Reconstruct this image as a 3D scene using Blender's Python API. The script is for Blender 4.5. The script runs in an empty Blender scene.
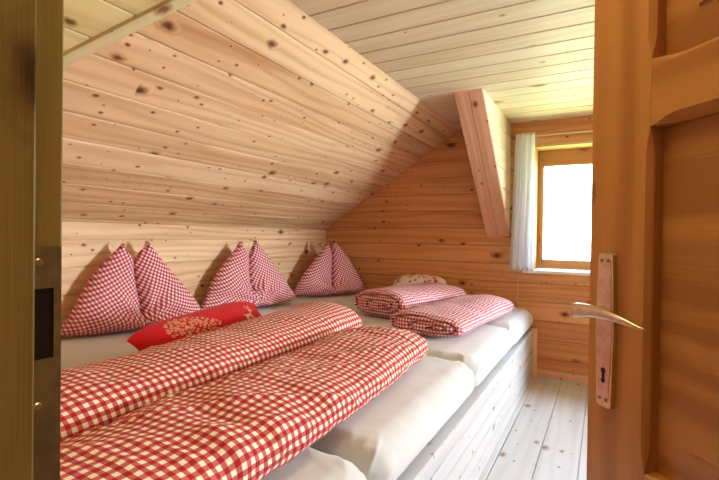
import bpy, math, random
from math import sin, cos, pi, sqrt, floor, radians
from mathutils import Vector, Matrix, noise

S = bpy.context.scene
COL = S.collection
random.seed(7)

# ------------------------------------------------------------------ camera
H = 1.15
cam_d = bpy.data.cameras.new('camera')
cam_d.sensor_width = 36.0
cam_d.lens = 450.436 / 719 * 36.0
cam_d.clip_start = 0.02
cam = bpy.data.objects.new('camera', cam_d)
COL.objects.link(cam)
YAW, PIT, ROL = 0.49935, -0.0084, 0.0134
_f = Vector((-sin(YAW) * cos(PIT), cos(YAW) * cos(PIT), sin(PIT)))
_r0 = Vector((cos(YAW), sin(YAW), 0))
_u0 = _r0.cross(_f)
_r = cos(ROL) * _r0 + sin(ROL) * _u0
_u = -sin(ROL) * _r0 + cos(ROL) * _u0
cam.matrix_world = Matrix(((_r.x, _u.x, -_f.x, 0), (_r.y, _u.y, -_f.y, 0), (_r.z, _u.z, -_f.z, H), (0, 0, 0, 1)))
S.camera = cam

# ------------------------------------------------------------------ sky, window light, added side daylight, landing fill
SKY = 11.0
W = bpy.data.worlds.new('world')
S.world = W
W.use_nodes = True
wn, wl = W.node_tree.nodes, W.node_tree.links
wn.clear()
wo = wn.new('ShaderNodeOutputWorld')
bg = wn.new('ShaderNodeBackground')
tc = wn.new('ShaderNodeTexCoord')
sx = wn.new('ShaderNodeSeparateXYZ')
rp = wn.new('ShaderNodeValToRGB')
mr = wn.new('ShaderNodeMapRange')
mr.inputs[1].default_value = -1
mr.inputs[2].default_value = 1
wl.new(tc.outputs['Generated'], sx.inputs[0])
wl.new(sx.outputs['Z'], mr.inputs[0])
wl.new(mr.outputs[0], rp.inputs[0])
els = rp.color_ramp.elements
els[0].position = 0.0
els[0].color = (.60, .78, .40, 1)          # meadow below the house
els[1].position = 1.0
els[1].color = (.30, .42, .62, 1)          # cool sky
for p_, c_ in ((.40, (.66, .82, .46, 1)), (.455, (.95, .98, .95, 1)), (.58, (.92, .97, 1.0, 1)), (.70, (.42, .55, .76, 1))):
    e_ = els.new(p_)
    e_.color = c_
wl.new(rp.outputs[0], bg.inputs[0])
bg.inputs[1].default_value = SKY
wl.new(bg.outputs[0], wo.inputs[0])


def area(name, loc, rot, sx_, sy_, power, color, portal=False):
    d = bpy.data.lights.new(name, 'AREA')
    d.shape = 'RECTANGLE'
    d.size, d.size_y = sx_, sy_
    d.energy = power
    d.color = color
    if portal:
        d.cycles.is_portal = True
    o = bpy.data.objects.new(name, d)
    o.location = loc
    o.rotation_euler = rot
    COL.objects.link(o)
    return o


area('window_portal', (-.06, 4.335, 1.41), (radians(-90), 0, 0), 1.0, 1.1, 1, (1, 1, 1), True)
SWY0, SWY1, SWZ0, SWZ1 = 1.45, 3.30, .06, 1.95          # opening to the added side room, hidden behind the door
SRX = 3.25                                           # its outer wall, with a window at (y 2.8..3.45, z 1.0..1.75)
area('added_side_daylight', (SRX + .02, 3.125, 1.375), (0, radians(90), 0), .75, .65, 140, (.70, .86, 1.0))  # added unseen light that lays the bright pool on the slope
area('ceiling_lamp_by_the_door', (-.22, .48, 2.08), (0, 0, 0), .28, .28, 3.0, (1.0, .88, .50))
area('landing_fill', (-1.0, -.55, 2.05), (0, radians(-30), 0), .5, .5, 8, (1.0, .90, .70))  # added fill for the door side; the landing itself is dark

vs = S.view_settings
S.display_settings.display_device = 'sRGB'
vs.view_transform = 'Standard'
vs.look = 'None'
vs.exposure = 0.93
vs.gamma = 1.0
vs.use_curve_mapping = False
try:
    S.cycles.use_denoising = True
    S.cycles.max_bounces = 14
    S.cycles.diffuse_bounces = 9
    S.cycles.transparent_max_bounces = 12
    S.cycles.sample_clamp_indirect = 12
except Exception:
    pass

# ------------------------------------------------------------------ material helpers


class NT:
    def __init__(self, name):
        self.m = bpy.data.materials.new(name)
        self.m.use_nodes = True
        self.n = self.m.node_tree.nodes
        self.l = self.m.node_tree.links
        self.b = self.n['Principled BSDF']
        self.out = self.n['Material Output']

    def new(self, t, **k):
        x = self.n.new(t)
        for a, v in k.items():
            setattr(x, a, v)
        return x

    def link(self, a, b):
        self.l.new(a, b)

    def put(self, v, sock):
        if isinstance(v, (int, float)):
            sock.default_value = v
        elif isinstance(v, tuple):
            sock.default_value = v
        else:
            self.link(v, sock)

    def math(self, op, a, b=0.0, c=0.0, clamp=False):
        x = self.new('ShaderNodeMath', operation=op, use_clamp=clamp)
        self.put(a, x.inputs[0])
        self.put(b, x.inputs[1])
        self.put(c, x.inputs[2])
        return x.outputs[0]

    def vec(self, a, b, c=0.0):
        x = self.new('ShaderNodeCombineXYZ')
        self.put(a, x.inputs[0])
        self.put(b, x.inputs[1])
        self.put(c, x.inputs[2])
        return x.outputs[0]

    def noise(self, v, scale=1.0, detail=3.0, rough=.5):
        x = self.new('ShaderNodeTexNoise')
        self.link(v, x.inputs['Vector'])
        x.inputs['Scale'].default_value = scale
        x.inputs['Detail'].default_value = detail
        x.inputs['Roughness'].default_value = rough
        return x.outputs['Fac']

    def mix(self, f, a, b):
        x = self.new('ShaderNodeMix', data_type='RGBA')
        self.put(f, x.inputs[0])
        self.put(a, x.inputs[6])
        self.put(b, x.inputs[7])
        return x.outputs[2]

    def smooth(self, v, a, b, o0=0.0, o1=1.0):
        x = self.new('ShaderNodeMapRange', interpolation_type='SMOOTHSTEP')
        self.put(v, x.inputs[0])
        self.put(a, x.inputs[1])
        self.put(b, x.inputs[2])
        x.inputs[3].default_value = o0
        x.inputs[4].default_value = o1
        return x.outputs[0]

    def uv(self):
        t = self.new('ShaderNodeTexCoord')
        s = self.new('ShaderNodeSeparateXYZ')
        self.link(t.outputs['UV'], s.inputs[0])
        return s.outputs[0], s.outputs[1]

    def bump(self, h, dist, strength=1.0):
        x = self.new('ShaderNodeBump')
        x.inputs['Distance'].default_value = dist
        x.inputs['Strength'].default_value = strength
        self.link(h, x.inputs['Height'])
        self.link(x.outputs[0], self.b.inputs['Normal'])


def c4(c):
    return (c[0], c[1], c[2], 1.0)


def pine(name, light, dark, knot, bw=.155, kd=6.0, kprob=.55, vary=.16, rough=.5, spec=.25, streak=.5):
    t = NT(name)
    u, v = t.uv()
    bid = t.math('FLOOR', t.math('DIVIDE', v, bw))
    wn_ = t.new('ShaderNodeTexWhiteNoise', noise_dimensions='1D')
    t.link(t.math('ADD', bid, .37), wn_.inputs['W'])
    r = wn_.outputs['Value']
    u2 = t.math('ADD', u, t.math('MULTIPLY', r, 43.0))
    # knots: a few large ones and many small pins
    wob = t.noise(t.vec(t.math('MULTIPLY', u2, 42.0), t.math('MULTIPLY', v, 42.0)), 1.0, 3.0)
    wob = t.math('SUBTRACT', wob, .5)

    def knots(kx, kv_, prob, r0, r1, pw, seed):
        vo = t.new('ShaderNodeTexVoronoi', voronoi_dimensions='2D', feature='F1')
        t.link(t.vec(t.math('ADD', t.math('MULTIPLY', u2, kx), seed), t.math('ADD', t.math('MULTIPLY', v, kv_), seed * 1.7)), vo.inputs['Vector'])
        vo.inputs['Scale'].default_value = 1.0
        sc = t.new('ShaderNodeSeparateColor')
        t.link(vo.outputs['Color'], sc.inputs[0])
        has = t.math('LESS_THAN', sc.outputs[0], prob)
        rad = t.math('ADD', r0, t.math('MULTIPLY', t.math('POWER', sc.outputs[1], pw), r1 - r0))
        d = t.math('ADD', vo.outputs['Distance'], t.math('MULTIPLY', t.math('MULTIPLY', wob, rad), 1.1))
        q = t.math('DIVIDE', d, rad)
        core = t.math('MULTIPLY', t.smooth(q, 1.15, .45), has)
        rim = t.math('MULTIPLY', t.smooth(q, 1.9, .9), has)
        halo_ = t.math('MULTIPLY', t.smooth(q, 2.8, 1.0), has)
        return core, rim, halo_
    c1, r1_, h1 = knots(kd * .62, kd * 1.0, kprob, .030, .102, 1.6, 0.0)
    c2, r2_, h2 = knots(kd * 1.7, kd * 2.4, kprob * .55, .030, .095, 1.5, 5.3)
    km = t.math('MAXIMUM', c1, c2)
    rim = t.math('MAXIMUM', r1_, r2_)
    halo = t.math('MAXIMUM', h1, h2)
    # grain
    warp = t.math('MULTIPLY', t.noise(t.vec(t.math('MULTIPLY', u2, .55), t.math('MULTIPLY', v, 6.0), bid), 1.0, 2.0), 5.0)
    ph = t.math('ADD', t.math('MULTIPLY', v, 95.0), t.math('ADD', t.math('MULTIPLY', warp, 5.0), t.math('MULTIPLY', halo, 4.5)))
    ring = t.math('ADD', t.math('MULTIPLY', t.math('SINE', ph), .5), .5)
    ring = t.math('POWER', ring, 1.6)
    fine = t.noise(t.vec(t.math('MULTIPLY', u2, 7.0), t.math('MULTIPLY', v, 330.0), bid), 1.0, 3.0)
    big = t.noise(t.vec(t.math('MULTIPLY', u2, .9), t.math('MULTIPLY', v, 12.0), t.math('MULTIPLY', bid, 3.1)), 1.0, 3.0)
    fac = t.math('ADD', t.math('MULTIPLY', ring, .75 * streak), t.math('ADD', t.math('MULTIPLY', t.math('SUBTRACT', fine, .5), .8 * streak), t.math('MULTIPLY', t.math('SUBTRACT', big, .35), 1.2)))
    fac = t.math('ADD', fac, t.math('MULTIPLY', t.math('SUBTRACT', r, .5), vary * 4), clamp=True)
    col = t.mix(fac, c4(light), c4(dark))
    col = t.mix(t.math('MULTIPLY', halo, .35), col, c4(dark))
    col = t.mix(t.math('MULTIPLY', rim, .75), col, c4([(a_ * .45 + b_ * .55) * w_ for a_, b_, w_ in zip(knot, dark, (1.0, .8, .7))]))
    col = t.mix(t.math('MULTIPLY', km, .9), col, c4(knot))
    t.link(col, t.b.inputs['Base Color'])
    t.b.inputs['Roughness'].default_value = rough
    t.b.inputs['Specular IOR Level'].default_value = spec
    t.bump(t.math('ADD', fine, t.math('MULTIPLY', ring, .5)), .0006, .5)
    return t.m


def gingham(name, period, red, mid, pale):
    t = NT(name)
    u, v = t.uv()

    def stripe(x):
        w = t.math('PINGPONG', t.math('DIVIDE', x, period), .5)
        return t.smooth(w, .235, .265)
    a, b = stripe(u), stripe(v)
    s = t.math('MULTIPLY', t.math('ADD', a, b), .5)
    rp_ = t.new('ShaderNodeValToRGB')
    rp_.color_ramp.elements[0].color = c4(pale)
    rp_.color_ramp.elements[1].color = c4(red)
    e = rp_.color_ramp.elements.new(.5)
    e.color = c4(mid)
    t.link(s, rp_.inputs[0])
    th = t.noise(t.vec(t.math('MULTIPLY', u, 900.0), t.math('MULTIPLY', v, 900.0)), 1.0, 1.0)
    col = t.mix(t.math('MULTIPLY', t.math('SUBTRACT', th, .5), .35, clamp=True), rp_.outputs[0], c4(pale))
    t.link(col, t.b.inputs['Base Color'])
    t.b.inputs['Roughness'].default_value = .8
    t.b.inputs['Specular IOR Level'].default_value = .18
    t.b.inputs['Sheen Weight'].default_value = .06
    t.b.inputs['Sheen Roughness'].default_value = .4
    t.bump(th, .0005, .4)
    return t.m


def cloth(name, col, col2, scale=500.0, rough=.85, sheen=.2):
    t = NT(name)
    g = t.new('ShaderNodeTexCoord')
    n1 = t.noise(g.outputs['Object'], scale, 2.0)
    n2 = t.noise(g.outputs['Object'], 6.0, 3.0)
    t.link(t.mix(t.math('ADD', t.math('MULTIPLY', n1, .4), t.math('MULTIPLY', n2, .5)), c4(col), c4(col2)), t.b.inputs['Base Color'])
    t.b.inputs['Roughness'].default_value = rough
    t.b.inputs['Specular IOR Level'].default_value = .2
    t.b.inputs['Sheen Weight'].default_value = sheen
    t.bump(n1, .0006, .35)
    return t.m


def metal(name, col, rough=.35, metallic=1.0, col2=None, scale=40.0):
    t = NT(name)
    g = t.new('ShaderNodeTexCoord')
    n1 = t.noise(g.outputs['Object'], scale, 4.0, .6)
    t.link(t.mix(t.smooth(n1, .35, .65), c4(col), c4(col2 or col)), t.b.inputs['Base Color'])
    t.b.inputs['Metallic'].default_value = metallic
    t.b.inputs['Roughness'].default_value = rough
    return t.m


M = {}
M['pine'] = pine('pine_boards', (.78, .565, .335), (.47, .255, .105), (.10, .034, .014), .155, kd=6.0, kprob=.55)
M['pine_shade'] = pine('pine_shade_boards', (.70, .38, .17), (.44, .175, .058), (.10, .032, .011), .155, kd=5.0, kprob=.40)  # same pine as the slope, with the walls' shade put into the colour
M['pine_ceiling'] = pine('pine_ceiling_boards', (.70, .62, .44), (.56, .45, .28), (.26, .17, .08), .157, kd=4.0, kprob=.22, streak=.4)
M['pine_bleached'] = pine('bleached_pine_floor', (.60, .61, .61), (.48, .48, .47), (.16, .13, .11), .19, kd=6.0, kprob=.45, rough=.4, spec=.4, streak=.5, vary=.1)
M['pine_bed'] = pine('bleached_pine_bed', (.56, .57, .575), (.45, .455, .445), (.15, .12, .09), .080, kd=7.0, kprob=.55, rough=.45, streak=.4, vary=.1)
M['pine_trim'] = pine('pine_trim', (.80, .53, .36), (.60, .33, .19), (.13, .05, .02), .099, kd=6.0, kprob=.45)
M['pine_window'] = pine('pine_window', (.58, .36, .15), (.46, .25, .09), (.2, .09, .03), 5.0, kd=4.0, kprob=.15)
M['door_wood'] = pine('stained_door_pine', (.57, .265, .060), (.36, .14, .026), (.06, .017, .005), 5.0, kd=4.0, kprob=.16, rough=.34, spec=.4, streak=.8)
M['door_panel'] = pine('stained_door_panel', (.52, .23, .05), (.31, .115, .021), (.06, .017, .005), 5.0, kd=4.0, kprob=.16, rough=.36, spec=.4, streak=1.0)
M['jamb'] = pine('olive_light_jamb', (.44, .365, .12), (.28, .22, .06), (.05, .03, .008), 5.0, kd=7.0, kprob=.3, rough=.4, spec=.4)  # yellow-green lamp tint put into the wood colour
M['olive_board'] = pine('olive_light_boards', (.68, .58, .28), (.47, .37, .14), (.12, .06, .02), .155, kd=6.0, kprob=.4)  # slope boards out of the daylight, their yellow-green light put into the colour
M['batten'] = pine('pale_batten', (.66, .60, .36), (.52, .44, .22), (.15, .07, .03), 5.0, kd=5.0, kprob=.4)
RED, MID, PALE = (.36, .005, .014), (.53, .115, .10), (.85, .77, .60)
M['gingham'] = gingham('red_gingham_duvet', .0255, RED, MID, PALE)
M['gingham_fine'] = gingham('red_gingham_fine', .020, (.38, .006, .024), (.60, .22, .25), (.84, .80, .78))
M['gingham_pillow'] = gingham('red_gingham_pillow', .0195, (.38, .006, .022), (.56, .15, .17), (.84, .78, .75))
M['sheet'] = cloth('white_sheet', (.62, .64, .64), (.56, .58, .57), 300.0)
M['red_felt'] = cloth('red_felt', (.55, .006, .008), (.44, .004, .006), 400.0, .9, .1)
M['beige'] = cloth('beige_stitching', (.72, .44, .24), (.60, .33, .16), 400.0)
M['plaster'] = cloth('white_paint', (.82, .82, .76), (.78, .78, .72), 30.0, .6, 0)
M['brass'] = metal('worn_brass', (.70, .60, .42), .28, 1.0, (.58, .46, .28))
M['copper'] = metal('coppery_inlay', (.60, .36, .32), .42, .5, (.74, .52, .47), 60)
M['dark_steel'] = metal('dark_steel', (.30, .27, .15), .5, .7, (.22, .20, .11))
M['black'] = metal('black_hole', (.006, .005, .004), .7, .0)


def curtain_mat():
    t = NT('sheer_white_curtain')
    g = t.new('ShaderNodeTexCoord')
    n1 = t.noise(g.outputs['Object'], 400.0, 2.0)
    t.b.inputs['Base Color'].default_value = (.84, .86, .88, 1)
    t.b.inputs['Roughness'].default_value = .9
    t.bump(n1, .0005, .4)
    tr = t.new('ShaderNodeBsdfTranslucent')
    tr.inputs[0].default_value = (.84, .88, .92, 1)
    mx = t.new('ShaderNodeMixShader')
    mx.inputs[0].default_value = .45
    t.link(t.b.outputs[0], mx.inputs[1])
    t.link(tr.outputs[0], mx.inputs[2])
    t.link(mx.outputs[0], t.out.inputs[0])
    return t.m


def glass_mat():
    t = NT('window_glass')
    a = t.new('ShaderNodeBsdfTransparent')
    b = t.new('ShaderNodeBsdfGlossy')
    b.inputs['Roughness'].default_value = .02
    mx = t.new('ShaderNodeMixShader')
    mx.inputs[0].default_value = .05
    t.link(a.outputs[0], mx.inputs[1])
    t.link(b.outputs[0], mx.inputs[2])
    t.link(mx.outputs[0], t.out.inputs[0])
    return t.m


M['curtain'] = curtain_mat()
M['glass'] = glass_mat()

# ------------------------------------------------------------------ mesh helpers


class MB:
    def __init__(self):
        self.V, self.F, self.UV, self.SM = [], [], [], []

    def face(self, pts, uvs, smooth=False):
        i = len(self.V)
        self.V += [tuple(p) for p in pts]
        self.F.append(tuple(range(i, i + len(pts))))
        self.UV.append([tuple(q) for q in uvs])
        self.SM.append(smooth)

    def grid(self, P, Q, closed=False):
        """P[i][j] points, Q[i][j] uvs, shared verts, smooth"""
        base = len(self.V)
        n, m = len(P), len(P[0])
        for row in P:
            self.V += [tuple(p) for p in row]
        for i in range(n - 1):
            for j in range(m - 1):
                a, b, c, d = (i, j), (i + 1, j), (i + 1, j + 1), (i, j + 1)
                self.F.append(tuple(base + x * m + y for x, y in (a, b, c, d)))
                self.UV.append([Q[x][y] for x, y in (a, b, c, d)])
                self.SM.append(True)

    def box(self, lo, hi, ax=0, mtx=None, uo=None):
        """axis box; grain runs along axis ax"""
        if uo is None:
            uo = (random.random() * 9, random.random() * 4)
        x0, y0, z0 = lo
        x1, y1, z1 = hi
        P = [(x0, y0, z0), (x1, y0, z0), (x1, y1, z0), (x0, y1, z0), (x0, y0, z1), (x1, y0, z1), (x1, y1, z1), (x0, y1, z1)]
        for f in ((0, 3, 2, 1), (4, 5, 6, 7), (0, 1, 5, 4), (1, 2, 6, 5), (2, 3, 7, 6), (3, 0, 4, 7)):
            pts = [P[k] for k in f]
            ot = [k for k in range(3) if k != ax]
            uv = [(p[ax] + uo[0], p[ot[0]] + p[ot[1]] + uo[1]) for p in pts]
            if mtx:
                pts = [mtx @ Vector(p) for p in pts]
            self.face(pts, uv)

    def build(self, name, mat, parent=None, merge=False, bevel=0.0, origin=None):
        me = bpy.data.meshes.new(name)
        V = self.V
        if origin is not None:
            V = [(p[0] - origin[0], p[1] - origin[1], p[2] - origin[2]) for p in V]
        me.from_pydata(V, [], self.F)
        ul = me.uv_layers.new(name='uv')
        k = 0
        for uvs in self.UV:
            for q in uvs:
                ul.data[k].uv = q
                k += 1
        for p, s in zip(me.polygons, self.SM):
            p.use_smooth = s
        me.materials.append(mat)
        if merge or bevel:
            import bmesh
            bm = bmesh.new()
            bm.from_mesh(me)
            bmesh.ops.remove_doubles(bm, verts=bm.verts, dist=1e-5)
            bmesh.ops.recalc_face_normals(bm, faces=bm.faces)
            bm.to_mesh(me)
            bm.free()
        o = bpy.data.objects.new(name, me)
        COL.objects.link(o)
        if origin is not None and parent is None:
            o.location = origin
        if parent is not None:
            o.parent = parent
        if bevel:
            b = o.modifiers.new('bevel', 'BEVEL')
            b.width = bevel
            b.segments = 2
            b.limit_method = 'ANGLE'
        return o


def tag(o, label, cat, group=None, kind=None):
    o['label'] = label
    o['category'] = cat
    if group:
        o['group'] = group
    if kind:
        o['kind'] = kind
    return o


def empty(name, loc=(0, 0, 0), rz=0.0):
    o = bpy.data.objects.new(name, None)
    o.location = loc
    o.rotation_euler = (0, 0, rz)
    o.empty_display_size = .1
    COL.objects.link(o)
    return o


def lin(a):
    return lambda v: a


def planks(mb, O, U, V, N, rects, bw, off=0.0, gap=.0038, ch=.0035, dep=.011, back=.05):
    """tongue-and-groove boards running along U, stacked along V, face towards N.
    rects: (v0, v1, u0(v), u1(v)); board joints sit at v = off + k*bw"""
    O, U, V, N = Vector(O), Vector(U).normalized(), Vector(V).normalized(), Vector(N).normalized()
    P = lambda u, v, d: O + U * u + V * v + N * d
    for v0, v1, fa, fb in rects:
        k0 = int(floor((v0 - off) / bw + 1e-6))
        k1 = int(floor((v1 - off) / bw - 1e-6))
        for k in range(k0, k1 + 1):
            a, b = off + k * bw, off + (k + 1) * bw
            prof = [(a, -dep), (a + gap / 2, -dep), (a + gap / 2 + .0004, -ch), (a + gap / 2 + ch, 0), (b - gap / 2 - ch, 0), (b - gap / 2 - .0004, -ch), (b - gap / 2, -dep), (b, -dep)]
            if a < v0 - 1e-6:
                prof = [(v0, 0)] + [q for q in prof if q[0] > v0]
            if b > v1 + 1e-6:
                prof = [q for q in prof if q[0] < v1] + [(v1, 0)]
            for (va, da), (vb, db) in zip(prof, prof[1:]):
                ua0, ub0, ua1, ub1 = fa(va), fb(va), fa(vb), fb(vb)
                eps = bw * (k + .5)          # keep uv inside this board
                w = lambda vv: min(max(vv - off, k * bw + 1e-4), (k + 1) * bw - 1e-4)
                mb.face([P(ua0, va, da), P(ub0, va, da), P(ub1, vb, db), P(ua1, vb, db)],
                        [(ua0, w(va)), (ub0, w(va)), (ub1, w(vb)), (ua1, w(vb))])
        q = [(fa(v0), v0), (fb(v0), v0), (fb(v1), v1), (fa(v1), v1)]
        fr = [P(u, v, -dep) for u, v in q]
        bk = [P(u, v, -back) for u, v in q]
        mb.face(bk[::-1], q[::-1])
        for i in range(4):
            j = (i + 1) % 4
            mb.face([fr[i], bk[i], bk[j], fr[j]], [q[i], q[i], q[j], q[j]])


# ------------------------------------------------------------------ room shell
XL, YB, ZK, ZC, XJ, XR = -2.602, 4.024, 1.209, 2.132, -1.179, 1.15
YF = 0.20                                   # room side of the door wall
SLP = (ZC - ZK) / (XJ - XL)
slope_x = lambda z: XL + (z - ZK) / SLP     # slope plane: x at height z
SL = sqrt((XJ - XL) ** 2 + (ZC - ZK) ** 2)
UD = Vector(((XJ - XL) / SL, 0, (ZC - ZK) / SL))        # up the slope
SN = Vector((UD.z, 0, -UD.x))                            # into the room


def struct(o, label, cat):
    return tag(o, label, cat, kind='structure')


mb = MB()
planks(mb, (0, 0, 0), (0, 1, 0), (1, 0, 0), (0, 0, 1), [(-2.66, 1.2, lin(-1.9), lin(4.08))], .19, off=-.10, ch=.002)
struct(mb.build('floor', M['pine_bleached']), 'bleached wide-board wooden floor beside the bed platform', 'floor')

mb = MB()
planks(mb, (0, 0, ZC), (1, 0, 0), (0, 1, 0), (0, 0, -1), [(-1.8, 4.08, lin(XJ - .02), lin(1.2))], .157, gap=.006, dep=.013, off=1.977 - 12 * .157)
struct(mb.build('ceiling', M['pine_ceiling']), 'flat pale pine board ceiling over the room', 'ceiling')

mb = MB()
planks(mb, (XL, 0, ZK), (0, 1, 0), UD, SN, [(-.01, SL, lin(.12), lin(4.07))], .155, off=0.02)
struct(mb.build('wall_slope', M['pine']), 'sloping pine board roof side above the beds', 'sloping wall')

mb = MB()
planks(mb, (XL, 0, 0), (0, 1, 0), (0, 0, 1), (1, 0, 0), [(0, ZK + .01, lin(.12), lin(4.07))], .155, off=.025)
struct(mb.build('wall_left', M['pine']), 'low pine knee wall behind the checked pillows', 'wall')

# back wall with the window opening
WX0, WX1, WZ0, WZ1 = -.535, .36, .885, 1.927
mb = MB()
lf = lambda z: (XL - .03) if z <= ZK else slope_x(z) - .03
rects = [(0, WZ0, lin(-.652), lin(XR + .03)), (0, WZ0, lin(XL - .03), lin(-.656)),
         (WZ0, ZK, lin(XL - .03), lin(WX0)), (ZK, WZ1, lf, lin(WX0)),
         (WZ0, WZ1, lin(WX1), lin(XR + .03)), (WZ1, ZC + .02, lf, lin(XR + .03))]
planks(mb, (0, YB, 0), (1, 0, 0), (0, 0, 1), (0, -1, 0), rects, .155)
wb = struct(mb.build('wall_back', M['pine_shade']), 'pine board gable wall with the window, orange shade in its colour', 'wall')

mb = MB()
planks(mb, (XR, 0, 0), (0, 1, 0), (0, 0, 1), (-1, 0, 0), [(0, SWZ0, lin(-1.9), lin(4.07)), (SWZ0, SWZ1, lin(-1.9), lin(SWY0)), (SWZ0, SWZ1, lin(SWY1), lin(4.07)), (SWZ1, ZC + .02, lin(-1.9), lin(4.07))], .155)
struct(mb.build('wall_right', M['pine_shade']), 'pine board side wall right of the window', 'wall')

# door wall (camera stands in its doorway) and the landing behind the camera
DX0, DX1 = -.376, .545
mb = MB()
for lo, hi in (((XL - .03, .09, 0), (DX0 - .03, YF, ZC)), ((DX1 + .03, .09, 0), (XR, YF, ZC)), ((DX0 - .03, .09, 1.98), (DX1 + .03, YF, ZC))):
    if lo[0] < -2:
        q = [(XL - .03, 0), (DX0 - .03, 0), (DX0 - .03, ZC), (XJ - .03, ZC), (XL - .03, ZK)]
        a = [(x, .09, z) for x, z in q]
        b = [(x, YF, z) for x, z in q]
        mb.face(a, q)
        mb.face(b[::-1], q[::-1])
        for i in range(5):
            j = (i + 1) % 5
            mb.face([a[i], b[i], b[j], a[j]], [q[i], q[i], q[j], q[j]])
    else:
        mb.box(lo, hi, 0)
struct(mb.build('wall_front', M['pine_shade']), 'pine wall around the doorway the camera stands in', 'wall')
mb = MB()
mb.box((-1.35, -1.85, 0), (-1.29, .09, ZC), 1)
struct(mb.build('wall_landing_left', M['pine_shade']), 'landing wall left of the doorway', 'wall')
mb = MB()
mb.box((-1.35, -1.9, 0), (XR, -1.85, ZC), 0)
struct(mb.build('wall_landing_back', M['pine_shade']), 'landing wall behind the camera', 'wall')

# baseboard
mb = MB()
mb.box((-.508, YB - .018, 0), (XR, YB, .062), 0)
struct(mb.build('baseboard_back', M['pine_trim'], bevel=.003), 'narrow pine baseboard under the window wall', 'baseboard')

# boarding near the door on the slope, olive light in its colour, edged by a pale batten
A_ = Vector((-1.739, .921, 0))
B_ = Vector((-1.369, 1.146, 0))
to_s = lambda x: (x - XL) * SL / (XJ - XL)
ga = (B_.y - A_.y) / (to_s(B_.x) - to_s(A_.x))
edge = lambda s: A_.y + ga * (s - to_s(A_.x))
mb = MB()
planks(mb, Vector((XL, 0, ZK)) + SN * .012, (0, 1, 0), UD, SN, [(.25, SL - .012, lin(YF), edge)], .155, off=.09, back=.012, dep=.008)
struct(mb.build('trim_1', M['olive_board']), 'olive toned boards on the slope just inside the door', 'boarding')
mb = MB()
dirv = (UD * 1.0 + Vector((0, ga, 0))).normalized()
prp = dirv.cross(SN).normalized()
if prp.y < 0:
    prp = -prp
base = Vector((XL, 0, ZK)) + UD * to_s(A_.x) + Vector((0, A_.y, 0))
mt = Matrix((( dirv.x, prp.x, SN.x, base.x), (dirv.y, prp.y, SN.y, base.y), (dirv.z, prp.z, SN.z, base.z), (0, 0, 0, 1)))
s0 = (.28 - to_s(A_.x)) * sqrt(1 + ga * ga)
s1 = (SL - .045 - to_s(A_.x)) * sqrt(1 + ga * ga)
mb.box((s0, -.045, 0), (s1, 0.0, .028), 0, mt)
struct(mb.build('trim_2', M['batten'], bevel=.002), 'pale wooden batten crossing the slope at top left', 'batten')

# boxed roof brace at the back wall: wedge that tapers into the wall
wx0, wx1 = -.92, -.722
yt, zb = 2.985, 1.165
wd = Vector((0, YB - yt, zb - ZC))
wlen = wd.length
wdn = wd.normalized()
wnrm = Vector((0, wdn.z, -wdn.y))           # towards the room
root = struct(empty('trim_3', ((wx0 + wx1) / 2, YB, zb)), 'slanted boxed roof brace of pine beside the curtain', 'roof brace')
mb = MB()
planks(mb, Vector((wx0, yt, ZC)), wdn, (1, 0, 0), wnrm, [(0, wx1 - wx0, lin(0), lin(wlen))], .099, back=.02)
mb.build('front_boards', M['pine_trim'], root, origin=root.location)
for nm, xx, nn in (('side_boards', wx1, 1), ('side_boards', wx0, -1)):
    mb = MB()
    fy = lambda z: yt + (ZC - z) / (ZC - zb) * (YB - yt)
    planks(mb, (xx - nn * .001, 0, 0), (0, 1, 0), (0, 0, 1), (nn, 0, 0), [(zb + .02, ZC, lambda z: fy(z) + .004, lin(YB - .001))], .155, back=.018)
    mb.build(nm, M['pine_ceiling'], root, origin=root.location)

# ------------------------------------------------------------------ window
win = struct(empty('window_1', ((WX0 + WX1) / 2, YB, WZ0)), 'pine framed window set deep in the back wall', 'window')
RD = .27
mb = MB()                                     # reveal lining
mb.box((WX0 - .02, YB + .001, WZ0 - .02), (WX0, YB + RD + .07, WZ1), 2)
mb.box((WX1, YB + .001, WZ0 - .02), (WX1 + .02, YB + RD + .07, WZ1), 2)
mb.box((WX0 - .02, YB + .001, WZ1), (WX1 + .02, YB + RD + .07, WZ1 + .02), 0)
mb.build('reveal', M['pine_window'], win, origin=win.location)
mb = MB()
fy0, fy1 = YB + RD, YB + RD + .06
gz0, gz1, gx0, gx1 = .955, 1.80, -.497, .32
mb.box((WX0, fy0, WZ0), (gx0, fy1, WZ1), 2)
mb.box((gx1, fy0, WZ0), (WX1, fy1, WZ1), 2)
mb.box((gx0, fy0, WZ0), (gx1, fy1, gz0), 0)
mb.box((gx0, fy0, gz1), (gx1, fy1, WZ1), 0)
# inner sash bead
for lo, hi, ax in (((gx0 - .012, fy0 - .012, gz0 - .012), (gx0 + .012, fy0 + .02, gz1 + .012), 2),
                   ((gx1 - .012, fy0 - .012, gz0 - .012), (gx1 + .012, fy0 + .02, gz1 + .012), 2),
                   ((gx0, fy0 - .012, gz0 - .012), (gx1, fy0 + .02, gz0 + .012), 0),
                   ((gx0, fy0 - .012, gz1 - .012), (gx1, fy0 + .02, gz1 + .012), 0)):
    mb.box(lo, hi, ax)
mb.build('window_frame', M['pine_window'], win, origin=win.location)
mb = MB()
mb.box((gx0 - .004, fy0 + .026, gz0 - .004), (gx1 + .004, fy0 + .031, gz1 + .004), 0)
mb.build('window_pane', M['glass'], win, origin=win.location)
mb = MB()
mb.box((WX0 - .075, YB - .035, WZ0 - .025), (WX1 + .05, YB + RD + .01, WZ0 - .001), 0)
o = mb.build('window_sill', M['plaster'], win, bevel=.003, origin=win.location)
o['label'] = 'white painted window sill'
mb = MB()
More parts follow.
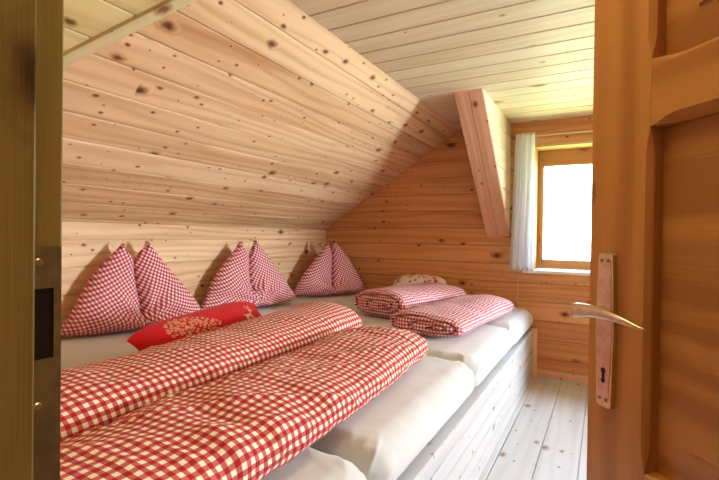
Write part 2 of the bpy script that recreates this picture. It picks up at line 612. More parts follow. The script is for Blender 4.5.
mb.box((WX0 - .02, YB + .001, 1.852), (WX1 + .02, YB + RD, 1.868), 0)
mb.box((WX0, YB + RD - .006, 1.868), (WX1, YB + RD, WZ1), 0)

# side room added beyond the right wall to block sky and shape the daylight
for nm, lo, hi, lab in (('wall_added_room_back', (XR + .05, 3.62, 0), (SRX + .1, 3.70, ZC), 'far wall of the added side room'),
                        ('wall_added_room_front', (XR + .05, .95, 0), (SRX + .1, 1.03, ZC), 'near wall of the added side room')):
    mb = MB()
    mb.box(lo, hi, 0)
    struct(mb.build(nm, M['pine_shade']), lab, 'wall')
mb = MB()
wy0, wy1, wz0, wz1 = 2.80, 3.45, 1.0, 1.75
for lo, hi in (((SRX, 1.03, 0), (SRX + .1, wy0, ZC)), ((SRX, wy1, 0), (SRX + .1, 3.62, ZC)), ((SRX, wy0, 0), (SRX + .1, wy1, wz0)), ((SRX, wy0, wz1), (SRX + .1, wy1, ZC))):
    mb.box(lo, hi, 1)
struct(mb.build('wall_added_room_right', M['pine_shade']), 'outer wall of the added side room with its window', 'wall')
for nm, z0, z1, lab, mat in (('floor_side_room', -.05, 0, 'floor of the added side room', 'pine_bleached'), ('ceiling_side_room', ZC, ZC + .05, 'ceiling of the added side room', 'pine_ceiling')):
    mb = MB()
    mb.box((XR + .05, .95, z0), (SRX + .1, 3.70, z1), 1)
    struct(mb.build(nm, M[mat]), lab, nm.split('_')[0])
win2 = struct(empty('window_added', (SRX, (wy0 + wy1) / 2, wz0)), 'pine framed window of the added side room', 'window')  # added window, unseen, framing the side daylight
mb = MB()
for lo, hi, ax in (((SRX - .03, wy0 - .05, wz0 - .05), (SRX - .001, wy0, wz1 + .05), 2), ((SRX - .03, wy1, wz0 - .05), (SRX - .001, wy1 + .05, wz1 + .05), 2),
                   ((SRX - .03, wy0, wz0 - .05), (SRX - .001, wy1, wz0), 1), ((SRX - .03, wy0, wz1), (SRX - .001, wy1, wz1 + .05), 1)):
    mb.box(lo, hi, ax)
mb.build('window_frame', M['pine_window'], win2, origin=win2.location)
mb = MB()
mb.box((SRX - .016, wy0 - .004, wz0 - .004), (SRX - .011, wy1 + .004, wz1 + .004), 1)
mb.build('window_pane', M['glass'], win2, origin=win2.location)

# curtain rod
mb = MB()


def tube(mb, pts, rad, n=10, caps=True):
    pts = [Vector(p) for p in pts]
    rings = []
    for i, p in enumerate(pts):
        d = (pts[min(i + 1, len(pts) - 1)] - pts[max(i - 1, 0)]).normalized()
        a = d.cross(Vector((0, 0, 1)))
        if a.length < .1:
            a = d.cross(Vector((0, 1, 0)))
        a.normalize()
        b = d.cross(a).normalized()
        r = rad[i] if isinstance(rad, (list, tuple)) else rad
        rings.append([p + a * (r * cos(2 * pi * k / n)) + b * (r * sin(2 * pi * k / n)) for k in range(n + 1)])
    L = 0
    Q = []
    for i, p in enumerate(pts):
        if i:
            L += (p - pts[i - 1]).length
        Q.append([(L, k * .006) for k in range(n + 1)])
    mb.grid(rings, Q)
    if caps:
        mb.face(rings[0][:-1][::-1], [(0, 0)] * n)
        mb.face(rings[-1][:-1], [(0, 0)] * n)


RZ, RY = 2.005, YB - .06
rod = tag(empty('curtain_rod', (-.15, YB, RZ)), 'thin wooden curtain rod above the window', 'curtain rod')
mb = MB()
tube(mb, [(-.705, RY, RZ), (-.2, RY, RZ), (.5, RY, RZ)], .011)
mb.build('rod', M['pine_window'], rod, origin=rod.location)
for x in (-.70, .49):
    mb = MB()
    mb.box((x - .008, RY + .007, RZ - .012), (x + .008, YB + .001, RZ + .012), 1)
    mb.build('bracket', M['pine_window'], rod, origin=rod.location)

# curtain with soft pleats
cur = tag(empty('curtain', (-.6, RY, RZ)), 'sheer white curtain gathered at the left of the window', 'curtain')
mb = MB()
P, Q = [], []
nu, nv = 90, 40
zt, zbm = RZ + .022, .885
for j in range(nv + 1):
    t = j / nv
    z = zt + (zbm - zt) * t
    if t < .03:
        pass
    xa = -.668 + (-.705 + .668) * t ** .8
    xb = -.520 + .004 * sin(t * 6)
    rowp, rowq = [], []
    for i in range(nu + 1):
        s = i / nu
        amp = (.010 + .018 * min(1, t * 2.2))
        ph = s * 2 * pi * 4.0 + .5 * sin(t * 3 + s * 5)
        y = RY - .012 - (.012 if t > .02 else 0) + amp * sin(ph) * (.7 + .3 * sin(s * 17 + 1)) - .02 * t
        x = xa + (xb - xa) * s + .006 * sin(ph * 1 + 1.2) * t
        if t < .045:
            y = min(y, RY - .010)
        rowp.append((x, min(y, YB - .012), z + .004 * sin(ph * 2) * (1 if t > .99 else 0)))
        rowq.append((s * .5, z))
    P.append(rowp)
    Q.append(rowq)
mb.grid(P, Q)
o = mb.build('curtain_panel', M['curtain'], cur, origin=cur.location)
sm = o.modifiers.new('thick', 'SOLIDIFY')
sm.thickness = .0015

# ------------------------------------------------------------------ door
TH = radians(41)
dt = Vector((sin(TH), -cos(TH), 0))          # from free edge towards the hinges
dn = Vector((-cos(TH), -sin(TH), 0))         # visible face
P0 = Vector((-.021, .786, 0))
DM = Matrix(((dt.x, -dn.x, 0, P0.x), (dt.y, -dn.y, 0, P0.y), (0, 0, 1, 0), (0, 0, 0, 1)))   # local: x along, y into the leaf, z up
door = struct(empty('door_1'), 'brown stained panelled pine door standing open at right', 'door')
door.matrix_world = DM
DW, DT_, DH = .80, .040, 1.95
SW = .108


def lp(mb, pts, uvs):
    mb.face(pts, uvs)


def chamfer_stile(mirror):
    """stile whose inner edge carries a stopped chamfer between the rails"""
    mb = MB()
    zs = []
    zones = [(.17, .752), (.840, 1.300), (1.388, 1.80)]
    prof = [(0.006, 0), (DH, 0)]
    pts = []
    for a, b in zones:
        pts += [(a, 0), (a + .004, .002), (a + .012, .0045), (a + .022, .010), (a + .034, .013), (a + .046, .0135), (b - .046, .0135), (b - .034, .013), (b - .022, .010), (b - .012, .0045), (b - .004, .002), (b, 0)]
    pts = [(0.006, 0)] + pts + [(DH, 0)]
    f = (lambda x: DW - x) if mirror else (lambda x: x)
    rows, uvr = [], []
    for z, c in pts:
        r = [(0, DT_), (0, 0.002), (.002, 0), (SW - c * .45, 0), (SW, c * .6), (SW, DT_), (0, DT_)]
        rows.append([(f(x), y, z) for x, y in r])
        uvr.append([(z, x + y + .3) for x, y in r])
    for i in range(len(rows) - 1):
        for j in range(len(rows[0]) - 1):
            q = [rows[i][j], rows[i][j + 1], rows[i + 1][j + 1], rows[i + 1][j]]
            w = [uvr[i][j], uvr[i][j + 1], uvr[i + 1][j + 1], uvr[i + 1][j]]
            mb.face(q, w)
    mb.face(rows[0][:-1], uvr[0][:-1])
    mb.face(rows[-1][:-1][::-1], uvr[-1][:-1][::-1])
    return mb


chamfer_stile(False).build('stile', M['door_wood'], door)
chamfer_stile(True).build('stile', M['door_wood'], door)


def rail(z0, z1, top, bot):
    """rail; chamfers on its top and/or bottom arris, stopped before the stiles"""
    mb = MB()
    x0, x1 = SW + .0006, DW - SW - .0006
    pts = [(x0, 0), (x0 + .004, .002), (x0 + .012, .0045), (x0 + .022, .010), (x0 + .034, .013), (x0 + .046, .0135)]
    pts = pts + [(x0 + x1 - x, c) for x, c in pts[::-1]]
    rows, uvr = [], []
    for x, c in pts:
        ct, cb = c * top, c * bot
        r = [(z0, DT_), (z0, cb * 1.3), (z0 + cb * .8, 0), (z1 - ct * .8, 0), (z1, ct * 1.3), (z1, DT_), (z0, DT_)]
        rows.append([(x, y, z) for z, y in r])
        uvr.append([(x + z0 * 3, z + y) for z, y in r])
    for i in range(len(rows) - 1):
        for j in range(len(rows[0]) - 1):
            mb.face([rows[i][j], rows[i + 1][j], rows[i + 1][j + 1], rows[i][j + 1]], [uvr[i][j], uvr[i + 1][j], uvr[i + 1][j + 1], uvr[i][j + 1]])
    return mb


for z0, z1, t_, b_ in ((.006, .17, 1, 0), (.752, .840, 1, 1), (1.300, 1.388, 1, 1), (1.80, DH, 0, 1)):
    rail(z0, z1, t_, b_).build('rail', M['door_wood'], door)
for z0, z1 in ((.17, .752), (.840, 1.300), (1.388, 1.80)):
    mb = MB()
    x0, x1 = SW, DW - SW
    loops = []
    for ins, dep in ((-.004, .022), (.048, .0195), (.0505, .0165), (.0505, .0165)):
        loops.append([(x0 + ins, dep, z0 + ins), (x1 - ins, dep, z0 + ins), (x1 - ins, dep, z1 - ins), (x0 + ins, dep, z1 - ins)])
    uvf = lambda p: (p[0] + z0 * 2, p[2] + 2.0)
    for a, b in zip(loops[:3], loops[1:3]):
        for i in range(4):
            j = (i + 1) % 4
            q = [a[i], a[j], b[j], b[i]]
            mb.face(q, [uvf(p) for p in q])
    mb.face(loops[2], [uvf(p) for p in loops[2]])
    bk = [(p[0], .036, p[2]) for p in loops[0]]
    mb.face(bk[::-1], [uvf(p) for p in bk])
    mb.build('panel', M['door_panel'], door)


def plate_outline(w0, w1, z0, z1, r, zm):
    """lock plate: widest at the middle, tapering to both ends, rounded corners"""
    pts = []
    for cx, cz, a0 in ((w1 - r, z1 - r, 0), (-(w1 - r), z1 - r, 90), (-(w1 - r), z0 + r, 180), (w1 - r, z0 + r, 270)):
        if a0 == 180:
            pts.append((-w0, zm))
        if a0 == 0:
            pts.append((w0, zm))
        for k in range(5):
            a = radians(a0 + k * 22.5)
            pts.append((cx + r * cos(a), cz + r * sin(a)))
    return pts


def slab(mb, outline, y0, y1, cx, ins=.0):
    a = [(cx + x, y0, z) for x, z in outline]
    zc = sum(z for x, z in outline) / len(outline)
    b = [(cx + x * (1 - ins), y1, zc + (z - zc) * (1 - ins * .25)) for x, z in outline]
    n = len(a)
    mb.face(b, [(p[0], p[2]) for p in b])
    for i in range(n):
        j = (i + 1) % n
        mb.face([a[i], a[j], b[j], b[i]], [(0, 0)] * 4)


PCX = .0415
lockp = MB()
slab(lockp, plate_outline(.0185, .0145, .904, 1.131, .005, 1.02), 0.0005, -.007, PCX, .05)
plate = lockp.build('handle_plate', M['brass'], door)
mb = MB()
slab(mb, plate_outline(.0145, .0105, .912, 1.123, .004, 1.02), -.0068, -.0078, PCX, .02)
o = mb.build('plate_inlay', M['copper'], plate)
for sx_, sz in ((-.006, 1.119), (.006, 1.119), (-.006, .917), (.006, .917)):
    mb = MB()
    c = [(sx_ + .0026 * cos(a * pi / 5), sz + .0026 * sin(a * pi / 5)) for a in range(10)]
    slab(mb, c, -.0076, -.009, PCX, .0)
    o = mb.build('screw', M['dark_steel'], plate)
mb = MB()
c = [(.0042 * cos(a * pi / 8), .9585 + .0042 * sin(a * pi / 8)) for a in range(16)]
slab(mb, c, -.0076, -.0084, PCX)
slab(mb, [(-.0026, .943), (.0026, .943), (.0022, .956), (-.0022, .956)], -.0076, -.0084, PCX)
c = [(.0036 * cos(a * pi / 8), .944 + .0036 * sin(a * pi / 8)) for a in range(16)]
slab(mb, c, -.0076, -.0084, PCX)
mb.build('keyhole', M['black'], plate)
# lever: neck out of the plate, grip curving away to a thin tip
mb = MB()
tube(mb, [(PCX, -.006, 1.044), (PCX, -.022, 1.044), (PCX - .001, -.040, 1.044)], [.0095, .0075, .008], 14)
mb.build('lever_neck', M['brass'], door)
mb = MB()
P, Q = [], []
L = 26
for i in range(L + 1):
    t = i / L
    x = PCX - .012 + t * .112
    zc = 1.0455 + .0075 * sin(pi * min(1, t * 1.05)) - .0055 * t
    hh = (.0100 * (1 - t) ** .8 + .0012) * (1 if i else .9)
    yy = -.048 - .004 * sin(pi * t) + .012 * t * t
    th = .0062 * (1 - .55 * t)
    row = []
    for k in range(17):
        a = 2 * pi * k / 16
        ca, sa = cos(a), sin(a)
        row.append((x, yy + th * math.copysign(abs(ca) ** .6, ca), zc + hh * math.copysign(abs(sa) ** .6, sa)))
    P.append(row)
    Q.append([(x, k * .003) for k in range(17)])
mb.grid(P, Q)
mb.face(P[0][:-1][::-1], [(0, 0)] * 16)
mb.face(P[-1][:-1], [(0, 0)] * 16)
lever = mb.build('lever', M['brass'], door)
mb = MB()
fr, uvr = [], []
for i in range(1, L - 5):
    t = i / L
    x = PCX - .012 + t * .112
    zc = 1.0455 + .0075 * sin(pi * min(1, t * 1.05)) - .0055 * t
    hh = (.0100 * (1 - t) ** .8 + .0012) * .62
    yy = -.048 - .004 * sin(pi * t) + .012 * t * t - .0062 * (1 - .55 * t) - .0004
    fr.append([(x, yy + .0012, zc - hh), (x, yy, zc - hh), (x, yy, zc + hh), (x, yy + .0012, zc + hh)])
    uvr.append([(x, 0)] * 4)
mb.grid(fr, uvr)
mb.build('lever_inlay', M['copper'], lever)

# ------------------------------------------------------------------ door frame, left jamb with strike plate
fr_ = struct(empty('trim_4', (DX0, YF, 0)), 'olive tinted door jamb at the left edge with strike plate', 'door frame')
mb = MB()
mb.box((DX0 - .035, .150, 0), (DX0, YF, 1.98), 2, uo=(.3, .2))
mb.build('rebate', M['jamb'], fr_, bevel=.0015, origin=fr_.location)
mb = MB()
mb.box((DX0 - .035, .06, 0), (DX0 + .016, .1735, 1.98), 2, uo=(1.3, .9))
mb.build('door_stop', M['jamb'], fr_, bevel=.002, origin=fr_.location)
mb = MB()
mb.box((DX0 - .03, .06, 1.98), (DX1 + .03, YF, 2.01), 0)
mb.build('head', M['jamb'], fr_, origin=fr_.location)
mb = MB()
mb.box((DX1, .06, 0), (DX1 + .035, YF, 1.98), 2)
mb.build('hinge_jamb', M['jamb'], fr_, origin=fr_.location)
mb = MB()
sz0, sz1 = .915, 1.139
mb.box((DX0 + .0002, .1750, sz0), (DX0 + .0016, .1985, 1.053), 2)
mb.box((DX0 + .0002, .1750, 1.107), (DX0 + .0016, .1985, sz1), 2)
mb.box((DX0 + .0002, .1930, 1.053), (DX0 + .0016, .1985, 1.107), 2)
sp = mb.build('strike_plate', M['dark_steel'], fr_, origin=fr_.location)
sp['label'] = 'dark metal strike plate'
mb = MB()
mb.box((DX0 + .0002, .1750, 1.053), (DX0 + .0006, .1930, 1.107), 2)
mb.build('latch_hole', M['black'], sp)
for z in (1.127, 1.018):
    mb = MB()
    c = [(.0032 * cos(a * pi / 6), .0032 * sin(a * pi / 6)) for a in range(12)]
    a = [(DX0 + .0016, .182 + x, z + y) for x, y in c]
    b = [(DX0 + .0028, .182 + x * .7, z + y * .7) for x, y in c]
    mb.face(b, [(0, 0)] * 12)
    for i in range(12):
        j = (i + 1) % 12
        mb.face([a[i], a[j], b[j], b[i]], [(0, 0)] * 4)
    mb.V = [(p[0] - DX0, p[1] - YF, p[2]) for p in mb.V]
    mb.build('screw', M['brass'], sp)
for ch in sp.children:
    if ch.name.startswith('latch_hole'):
        for v in ch.data.vertices:
            v.co.x -= DX0
            v.co.y -= YF

# ------------------------------------------------------------------ bed platform
BX, BZ = -.512, .398
BY0, BY1 = .205, 4.02
bed = tag(empty('bed_platform', (-1.55, 2.1, 0)), 'long whitewashed pine bed platform carrying all the mattresses', 'bed')
mb = MB()
planks(mb, (BX, 0, 0), (0, 1, 0), (0, 0, 1), (1, 0, 0), [(.0, BZ - .002, lin(BY0), lin(BY1 - .03))], .0800, off=-.002, back=.03, gap=.005, dep=.014)
mb.build('side_panel', M['pine_bed'], bed, origin=bed.location)
mb = MB()
mb.box((-.595, BY0, BZ - .028), (BX + .004, BY1 - .03, BZ), 1)
mb.build('top_rail', M['pine_bed'], bed, bevel=.003, origin=bed.location)
mb = MB()
mb.box((-.60, BY1 - .03, 0), (BX + .030, BY1 - .005, BZ), 2)
mb.build('end_board', M['pine_trim'], bed, bevel=.002, origin=bed.location)
mb = MB()
mb.box((XL + .004, BY0, BZ - .03), (-.5955, BY1 - .031, BZ - .001), 1)
mb.build('deck', M['pine_bed'], bed, origin=bed.location)


def fbm(x, y, z, o=3):
    s, a = 0, 1
    for k in range(o):
        s += a * noise.noise(Vector((x, y, z)))
        x, y, z, a = x * 2.03 + 5, y * 2.03, z * 2.03, a * .5
    return s


def mattress(y0, y1, seed, label, xe=-.516, zt=.572):
    """soft mattress in a fitted sheet; rounded foot end"""
    x0 = XL + .012
    lx, ly, lz = xe - x0, y1 - y0, zt - BZ
    o = (x0 + lx / 2, (y0 + y1) / 2, BZ + .002)
    nx, ny, nz = 120, 64, 10
    R = .084
    idx, V, F = {}, [], []

    def vert(i, j, k):
        key = (i, j, k)
        if key in idx:
            return idx[key]
        f = lambda a, n, l: (lambda s: (s - .5) * l + 0)(.5 - .5 * cos(pi * a / n) if n > 20 and False else a / n)
        # concentrate samples near the edges
        g = lambda a, n: .5 + .5 * math.copysign(abs(2 * a / n - 1) ** .72, 2 * a / n - 1)
        p = Vector(((1 - (1 - i / nx) ** 1.7 - .5) * lx, (g(j, ny) - .5) * ly, (k / nz - .5) * lz))
        h = Vector((lx / 2 - R, ly / 2 - R, lz / 2 - min(R, lz / 2 - .002)))
        q = Vector([max(-h[a], min(h[a], p[a])) for a in range(3)])
        d = p - q
        if d.length > 1e-6:
            d = d.normalized() * min(R, lz / 2 - .002)
        p = q + d
        p.z += lz / 2
        if p.z > .02:
            up = min(1, p.z / .1)
            foot = max(0, min(1, (p.x - (lx / 2 - .30)) / .30))
            n1 = fbm(p.x * 2.2 + seed * 7, p.y * 2.2, seed) * (.0025 + .004 * foot)
            ed = max(0, 1 - (ly / 2 - abs(p.y)) / .14)
            # creases of the sheet pulled over the foot end, fanning out at its corners
            wv = fbm(p.x * 3, p.y * 3, seed * 3.0, 2)
            fx = max(0, min(1, (p.x - (lx / 2 - .20)) / .20))
            r = max(0, sin((p.y + .5 * (p.x - lx / 2) * math.copysign(1, p.y)) * 70 + 2.6 * wv + seed)) ** 3 * .009 * fx * (.35 + .65 * ed) * (.6 + .6 * wv)
            r2 = max(0, sin((p.y * .75 + p.x * 1.1 - p.z * .9) * 58 + 3.0 * wv + seed * 2)) ** 3 * .009 * foot * ed
            r -= .010 * fx * max(0, noise.noise(Vector((p.x * 5, p.y * 7, seed * 5.0))))
            p.z += (n1 + r + r2) * up
            p.x += r2 * foot * up
            p.z -= .012 * foot * foot * up
        idx[key] = len(V)
        V.append(tuple(p))
        return idx[key]
    for i in range(nx):
        for j in range(ny):
            for k in (0, nz):
                q = [vert(i, j, k), vert(i + 1, j, k), vert(i + 1, j + 1, k), vert(i, j + 1, k)]
                F.append(q if k else q[::-1])
    for i in range(nx):
        for k in range(nz):
            for j in (0, ny):
                q = [vert(i, j, k), vert(i + 1, j, k), vert(i + 1, j, k + 1), vert(i, j, k + 1)]
                F.append(q if j == 0 else q[::-1])
    for j in range(ny):
        for k in range(nz):
            for i in (0, nx):
                q = [vert(i, j, k), vert(i, j + 1, k), vert(i, j + 1, k + 1), vert(i, j, k + 1)]
                F.append(q if i else q[::-1])
    m = MB()
    m.V, m.F = V, F
    m.UV = [[(V[a][0], V[a][1]) for a in f_] for f_ in F]
    m.SM = [True] * len(F)
    ob = m.build('mattress', M['sheet'])
    ob.location = o
    return tag(ob, label, 'mattress', 'white sheeted mattresses side by side')


mattress(.225, 1.070, 1, 'white sheeted mattress nearest the door, only its foot corner showing under the duvets')
mattress(1.080, 2.135, 2, 'white sheeted mattress second from the door, with wide creased foot end', zt=.575)
mattress(2.145, 3.115, 3, 'white sheeted mattress third from the door, foot end below the far folded duvet')
mattress(3.125, 3.985, 4, 'white sheeted mattress farthest from the door, against the back wall', xe=-.508, zt=.576)

# ------------------------------------------------------------------ duvets


def racetrack(hw, hh, n, pw=2.6):
    pts = []
    for k in range(n):
        a = 2 * pi * k / n
        ca, sa = cos(a), sin(a)
        e = 2.0 / pw
        pts.append((hw * math.copysign(abs(ca) ** e, ca), hh * math.copysign(abs(sa) ** e, sa)))
    return pts


def duvet(label, c0, c1, hw, hh, mat, seed, zbase, group, pw=2.5, swirl=False, wr=1.0, sink=.0, er=.10, taper=0.0, skew=0.0):
    """folded duvet: soft rolled slab from c0 to c1 (axis ends, plan), flat underside"""
    a = Vector((c0[0], c0[1], 0))
    b = Vector((c1[0], c1[1], 0))
    ax = (b - a).normalized()
    L = (b - a).length
    rt = Vector((ax.y, -ax.x, 0))            # to the right of the axis direction
    n, m = 96, 110
    prof = racetrack(hw, hh, n, pw)
    arc = [0]
    for k in range(n):
        p, q = prof[k], prof[(k + 1) % n]
        arc.append(arc[-1] + sqrt((p[0] - q[0]) ** 2 + (p[1] - q[1]) ** 2))
    P, Q = [], []

    def surf(k, s):
        px_, pz_ = prof[k % n]
        e = 1.0
        for dist in (s, L - s):
            if dist < er:
                e = min(e, .80 + .20 * sqrt(max(0, 1 - (1 - dist / er) ** 2)))
        # gentle change of girth along the roll
        gth = 1 + .05 * sin(s * 3.1 + seed) + taper * (s / L - .5)
        x = px_ * (1 + .03 * sin(s * 4.3 + seed * 2)) * (.88 + .12 * e) 
        z = pz_ * gth * e
        # wrinkles: mostly short folds across the roll, tapering out
        ang = arc[k % n]
        w = fbm(s * 2.6 + seed * 3, ang * 3.2 + seed, seed, 3) * .011
        fold = fbm(s * 9 + seed, ang * 2.4, seed * 2.0, 2)
        w += (abs(fold) ** .8) * -.010 * wr
        f2 = noise.noise(Vector((s * 5 + ang * 9 + seed, ang * 2.0, seed)))
        w += .006 * wr * max(0, 1 - abs(f2) * 5)
        w *= max(.25, min(1, (pz_ + hh) / (hh * 1.1)))
        nv = Vector((px_ / (hw * hw), pz_ / (hh * hh)))
        nv.normalize()
        x += nv.x * w + skew * z
        z += nv.y * w
        z = max(z, -hh * (1 - sink))
        return x, z
    for i in range(m + 1):
        s = L * i / m
        row, rq = [], []
        for k in range(n + 1):
            x, z = surf(k, s)
            p = a + ax * s + rt * x
            row.append((p.x, p.y, zbase + hh * (1 - sink) + z))
            rq.append((s + seed * .31, arc[k]))
        P.append(row)
        Q.append(rq)
    mb = MB()
    mb.grid(P, Q)
    # end caps: puffy, with the rolled-up fold showing as a spiral groove
    for end in (0, 1):
        s = 0.0 if end == 0 else L
        sg = -1 if end == 0 else 1
        rows, rq = [], []
        nr = 26
        for r in range(nr + 1):
            rho = 1 - r / nr
            row, q = [], []
            for k in range(n + 1):
                x, z = surf(k, s)
                a_ = 2 * pi * (k % n) / n
                cx, cz = (hw * .42, -.005) if swirl else (0, 0)
                xx = cx + (x - cx) * rho
                zz = cz + (z - cz) * rho
                puff = .030 * (1 - rho ** 2.2)
                if swirl:
                    ph = rho * 2.6 - a_ / (2 * pi) + .12
                    g = abs((ph % 1.0) - .5) * 2       # 1 at groove
                    puff += -.05 * max(0, (g - .62) / .38) ** 1.2 * (1 if rho < .985 else 0) + .006
                    puff += .004 * noise.noise(Vector((x * 30, z * 30, seed)))
                p = a + ax * (s + sg * puff * (1 if r else 0)) + rt * xx
                row.append((p.x, p.y, zbase + hh * (1 - sink) + zz))
                q.append((xx + .7, zz + .4))
            rows.append(row)
            rq.append(q)
        mb.grid(rows, rq)
    o = (a + b) / 2
    ob = mb.build('folded_duvet', mat, None, merge=True, origin=(o.x, o.y, zbase))
    for p in ob.data.polygons:
        p.use_smooth = True
    return tag(ob, label, 'duvet', group)


G = 'red and white checked duvets folded on the beds'
D = {}
D['u'] = duvet('long red checked folded duvet lying behind the front one, below the red cushion', (-1.285, .42), (-1.365, 2.16), .212, .094, M['gingham'], 1.0, .580, G, pw=2.3, wr=.7, sink=.08, taper=.52)
D['l'] = duvet('wide red checked folded duvet nearest the camera along the foot of the near beds', (-.825, .36), (-.885, 1.90), .212, .080, M['gingham'], 2.0, .580, G, pw=2.5, wr=1.25, sink=.06)
D['a'] = duvet('red checked rolled duvet farthest back, lying in front of the small floral cushion', (-1.395, 2.84), (-1.21, 3.67), .235, .098, M['gingham_fine'], 3.0, .586, G, pw=2.5, swirl=True, sink=.06, er=.05)
D['b'] = duvet('red checked rolled duvet at the foot of the third mattress, swirled end facing the door', (-.905, 2.44), (-.805, 3.44), .232, .072, M['gingham_fine'], 4.0, .580, G, pw=2.5, swirl=True, sink=.06, er=.05)

# ------------------------------------------------------------------ pillows with two ears


def ear_pillow(label, loc, rz, wb, Ht, pk, seed, depth=.13, lean=.14, skew=0.0, cleft=.16, wr=1.0):
    """standing pillow pinched into two ears; local x = along the base, -y = front, z = up"""
    mb = MB()
    n, m = 44, 60
    sm_ = lambda x: (lambda q: q * q * (3 - 2 * q))(max(0, min(1, x)))
    for lobe in (-1, 1):
        for side in (1, -1):
            P, Q = [], []
            for j in range(m + 1):
                t = (j / m) ** .9
                z = Ht * t * (1 + (.012 * lobe))
                out = pk + (wb - pk) * (1 - t) ** .86 + .020 * sin(pi * min(1, t * 1.15)) * (1 if lobe < 0 else .8)
                inn = pk * sm_((t - .76) / .24) ** 1.2 + .002
                if t > .93:
                    out = pk + (out - pk) * (1 - ((t - .93) / .07) ** 2 * .6)
                ctr, hw_ = (out + inn) / 2, (out - inn) / 2
                D_ = depth * (1 - t * .80) * sqrt(min(1, t / .10 + .02)) 
                kk = sm_((t - cleft) / .12)
                row, rq = [], []
                for i in range(n + 1):
                    e = -1 + 2 * i / n
                    s = ctr + hw_ * e
                    dl = max(0, 1 - abs(e) ** 2.4) ** .62
                    dw = max(0, 1 - (s / out) ** 2) ** .55
                    d = D_ * (dw * (1 - kk) + (dl * .97 + dw * .03) * kk)
                    # folds running from the chopped middle
                    aa = math.atan2(z - Ht * .12, s + 1e-4)
                    rr = sqrt(s * s + (z - Ht * .12) ** 2)
                    fold = sin(aa * 9 + seed * 2 + lobe) * .014 * math.exp(-((rr - .11) / .10) ** 2) * wr
                    fold += fbm(s * 7 + seed * 5, z * 7, seed + lobe, 3) * .009 * wr
                    edge = max(0, 1 - abs(e) ** 4) * min(1, t / .05)
                    d = d + fold * edge
                    y = -d * (1 if side > 0 else -.62)
                    x = lobe * s + .03 * sin(z / Ht * 5 + seed) * (1 - t) * t * 2 + skew * z
                    row.append((x, y + lean * z, z + .030 * (s / out) ** 4 * max(0, 1 - t * 3)))
                    cr, sr = cos(radians(24 * lobe)), sin(radians(24 * lobe))
                    X, Z = lobe * s, z + .25 * d
                    rq.append((X * cr - Z * sr + .4 * side, X * sr + Z * cr))
                P.append(row)
                Q.append(rq)
            mb.grid(P, Q)
            # underside
        P, Q = [], []
    # base closing strip is covered by front/back meeting at z = 0
    ob = mb.build('pillow', M['gingham_pillow'], None, merge=True)
    ob.location = loc
    ob.rotation_euler = (0, 0, rz)
    return tag(ob, label, 'pillow', 'red checked pillows standing along the knee wall')


# local -y (front) must face +x : rotate by +90 deg
ear_pillow('large red checked pillow with two pointed ears, standing behind the red cushion nearest the door', (-2.425, 1.72, .585), radians(79), .425, .51, .068, 1.0, lean=.12, cleft=.10)
ear_pillow('red checked pillow with two ears, standing in the middle between the other two pillows', (-2.40, 2.68, .585), radians(80), .46, .515, .066, 2.3, lean=.12, skew=-.02, cleft=.20, wr=1.5)
ear_pillow('smaller looking red checked pillow standing in the far corner by the back wall', (-2.28, 3.655, .587), radians(62), .41, .505, .032, 3.7, lean=.10, cleft=.10, depth=.12)

# ------------------------------------------------------------------ red cushion
cu0 = Vector((-1.63, 1.15, .658))
cu1 = Vector((-1.65, 1.93, .710))
ca = (cu1 - cu0)
CL = ca.length / 2
ca.normalize()
cnr = Vector((.68, 0, .73))
cnr = (cnr - ca * cnr.dot(ca)).normalized()
cb = cnr.cross(ca).normalized()
if cb.z < 0:
    cb = -cb
cc = (cu0 + cu1) / 2
CB, CT = .142, .060


def cush(a, b, side=1):
    """a, b in -1..1"""
    pin = 1 - .10 * (1 - abs(b)) ** 0 * 0
    xa = a * CL * (1 - .07 * (1 - b * b))
    xb = b * CB * (1 - .10 * (1 - a * a) - .42 * abs(a) ** 5)
    th = CT * (max(0, 1 - a * a) ** .5) * (max(0, 1 - b * b) ** .5)
    w = fbm(a * 3, b * 2, 4.4, 2) * .004 * (1 - a * a) * (1 - b * b)
    return cc + ca * xa + cb * xb + cnr * ((th + w) * side)


croot = tag(empty('cushion', cc), 'narrow red cushion with beige floral heart and deer, lying before the largest pillow', 'cushion')
mb = MB()
for side in (1, -1):
    n, m = 60, 36
    P = [[cush(-cos(pi * i / n), -cos(pi * j / m), side) for j in range(m + 1)] for i in range(n + 1)]
    Q = [[(i / n, j / m) for j in range(m + 1)] for i in range(n + 1)]
    mb.grid(P, Q)
mb.build('cover', M['red_felt'], croot, merge=True, origin=cc)


def on_cush(a, b, lift=.0025):
    return cush(a, b, 1) + cnr * lift


mb = MB()
rnd = random.Random(3)
spots = []
tries = 0
while len(spots) < 120 and tries < 8000:
    tries += 1
    a, b = rnd.uniform(-.70, .18), rnd.uniform(-.92, .92)
    X, Y = (a + .26) / .40, b / .82
    # a heart on its side, made of blossoms
    hx, hy = Y * 1.15, -X * 1.0 + .05
    if (hx * hx + hy * hy - .75) ** 3 - hx * hx * hy ** 3 * 1.2 > 0:
        continue
    if any(((a - p) * CL) ** 2 + ((b - q) * CB) ** 2 < .0145 ** 2 for p, q in spots):
        continue
    spots.append((a, b))
for a, b in spots:
    R0 = rnd.uniform(.0055, .0085)
    ph = rnd.random() * 6
    for k in range(5):
        t0 = ph + k * 2 * pi / 5
        pa, pb = a + R0 * .75 * cos(t0) / CL, b + R0 * .75 * sin(t0) / CB
        ring = []
        for q in range(6):
            t1 = q * pi / 3
            ring.append(on_cush(max(-.98, min(.98, pa + R0 * .42 * cos(t1) / CL)), max(-.98, min(.98, pb + R0 * .42 * sin(t1) / CB))))
        mb.face(ring, [(0, 0)] * 6)
mb.build('floral_motif', M['beige'], croot, origin=cc)['label'] = 'beige blossom heart'
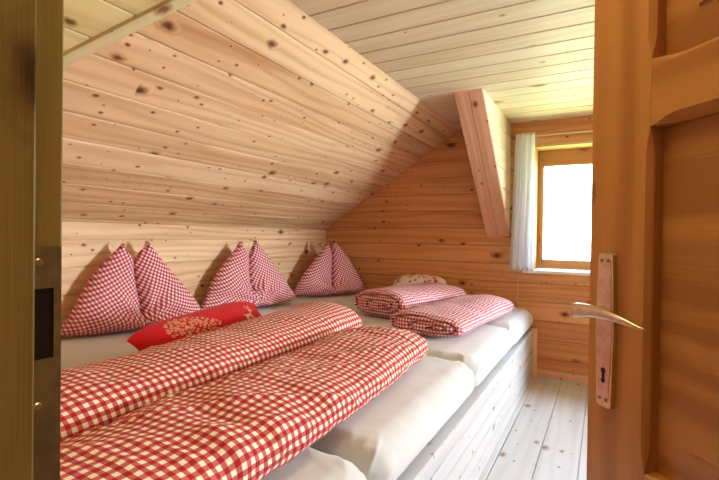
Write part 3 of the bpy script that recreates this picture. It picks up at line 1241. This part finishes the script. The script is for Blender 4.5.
# small standing deer
mb = MB()


def deer_poly(pts, lift=.003):
    mb.face([on_cush(.64 + x / CL, y / CB, lift) for x, y in pts], [(0, 0)] * len(pts))


S_ = .00115
for pl in ([(-30, 0), (22, 4), (28, 22), (-26, 20)], [(14, 8), (28, 22), (40, 46), (30, 48)], [(28, 42), (44, 40), (56, 36), (56, 44), (40, 54), (30, 52)],
           [(-30, 2), (-22, 6), (-26, -22), (-22, -48), (-29, -48), (-33, -22)], [(-20, 2), (-10, 4), (-16, -20), (-10, -46), (-17, -46), (-23, -20)],
           [(12, 4), (20, 6), (22, -20), (18, -46), (12, -46), (15, -20)], [(18, 6), (25, 10), (38, -10), (34, -30), (28, -28), (30, -10)],
           [(-30, 14), (-28, 20), (-38, 22), (-40, 16)],
           [(32, 50), (36, 50), (30, 72), (18, 84), (16, 80), (26, 70)], [(38, 52), (42, 52), (46, 72), (56, 84), (52, 87), (42, 74)],
           [(29, 66), (31, 70), (18, 68), (18, 64)], [(44, 64), (45, 68), (56, 66), (56, 62)]):
    deer_poly([(x * S_ * .9, (y - 14) * S_ * .95) for x, y in pl])
mb.build('deer_motif', M['beige'], croot, origin=cc)['label'] = 'beige deer'

# ------------------------------------------------------------------ small floral cushion by the back wall
ft = NT('white_red_floral')
g_ = ft.new('ShaderNodeTexCoord')
vo_ = ft.new('ShaderNodeTexVoronoi', feature='SMOOTH_F1')
vo_.inputs['Scale'].default_value = 26
ft.link(g_.outputs['Object'], vo_.inputs['Vector'])
nz_ = ft.noise(g_.outputs['Object'], 9.0, 2.0)
mk = ft.math('MULTIPLY', ft.smooth(vo_.outputs['Distance'], .42, .30), ft.smooth(nz_, .40, .48))
ft.link(ft.mix(mk, (.86, .83, .78, 1), (.50, .03, .05, 1)), ft.b.inputs['Base Color'])
ft.b.inputs['Roughness'].default_value = .85
M['floral'] = ft.m
mb = MB()
fc = Vector((-1.48, 3.85, .695))
fa, fbv = .25, .15
for side in (1, -1):
    n, m = 40, 30
    P, Q = [], []
    for i in range(n + 1):
        a = -cos(pi * i / n)
        r, q = [], []
        for j in range(m + 1):
            b = -cos(pi * j / m)
            th = .075 * max(0, 1 - a * a) ** .5 * max(0, 1 - b * b) ** .5
            th += fbm(a * 2.5, b * 2.5, 9.1, 2) * .010 * (1 - a * a) * (1 - b * b)
            x = a * fa * (1 - .16 * b ** 4)
            y = b * fbv * (1 - .22 * a ** 4)
            r.append((x, y, th * side))
            q.append((x, y))
        P.append(r)
        Q.append(q)
    mb.grid(P, Q)
ob = mb.build('floral_cushion', M['floral'], None, merge=True)
ob.location = fc
ob.rotation_euler = (radians(38), 0, radians(4))
tag(ob, 'small white cushion with red flowers, lying by the back wall behind the rolled duvets', 'cushion')
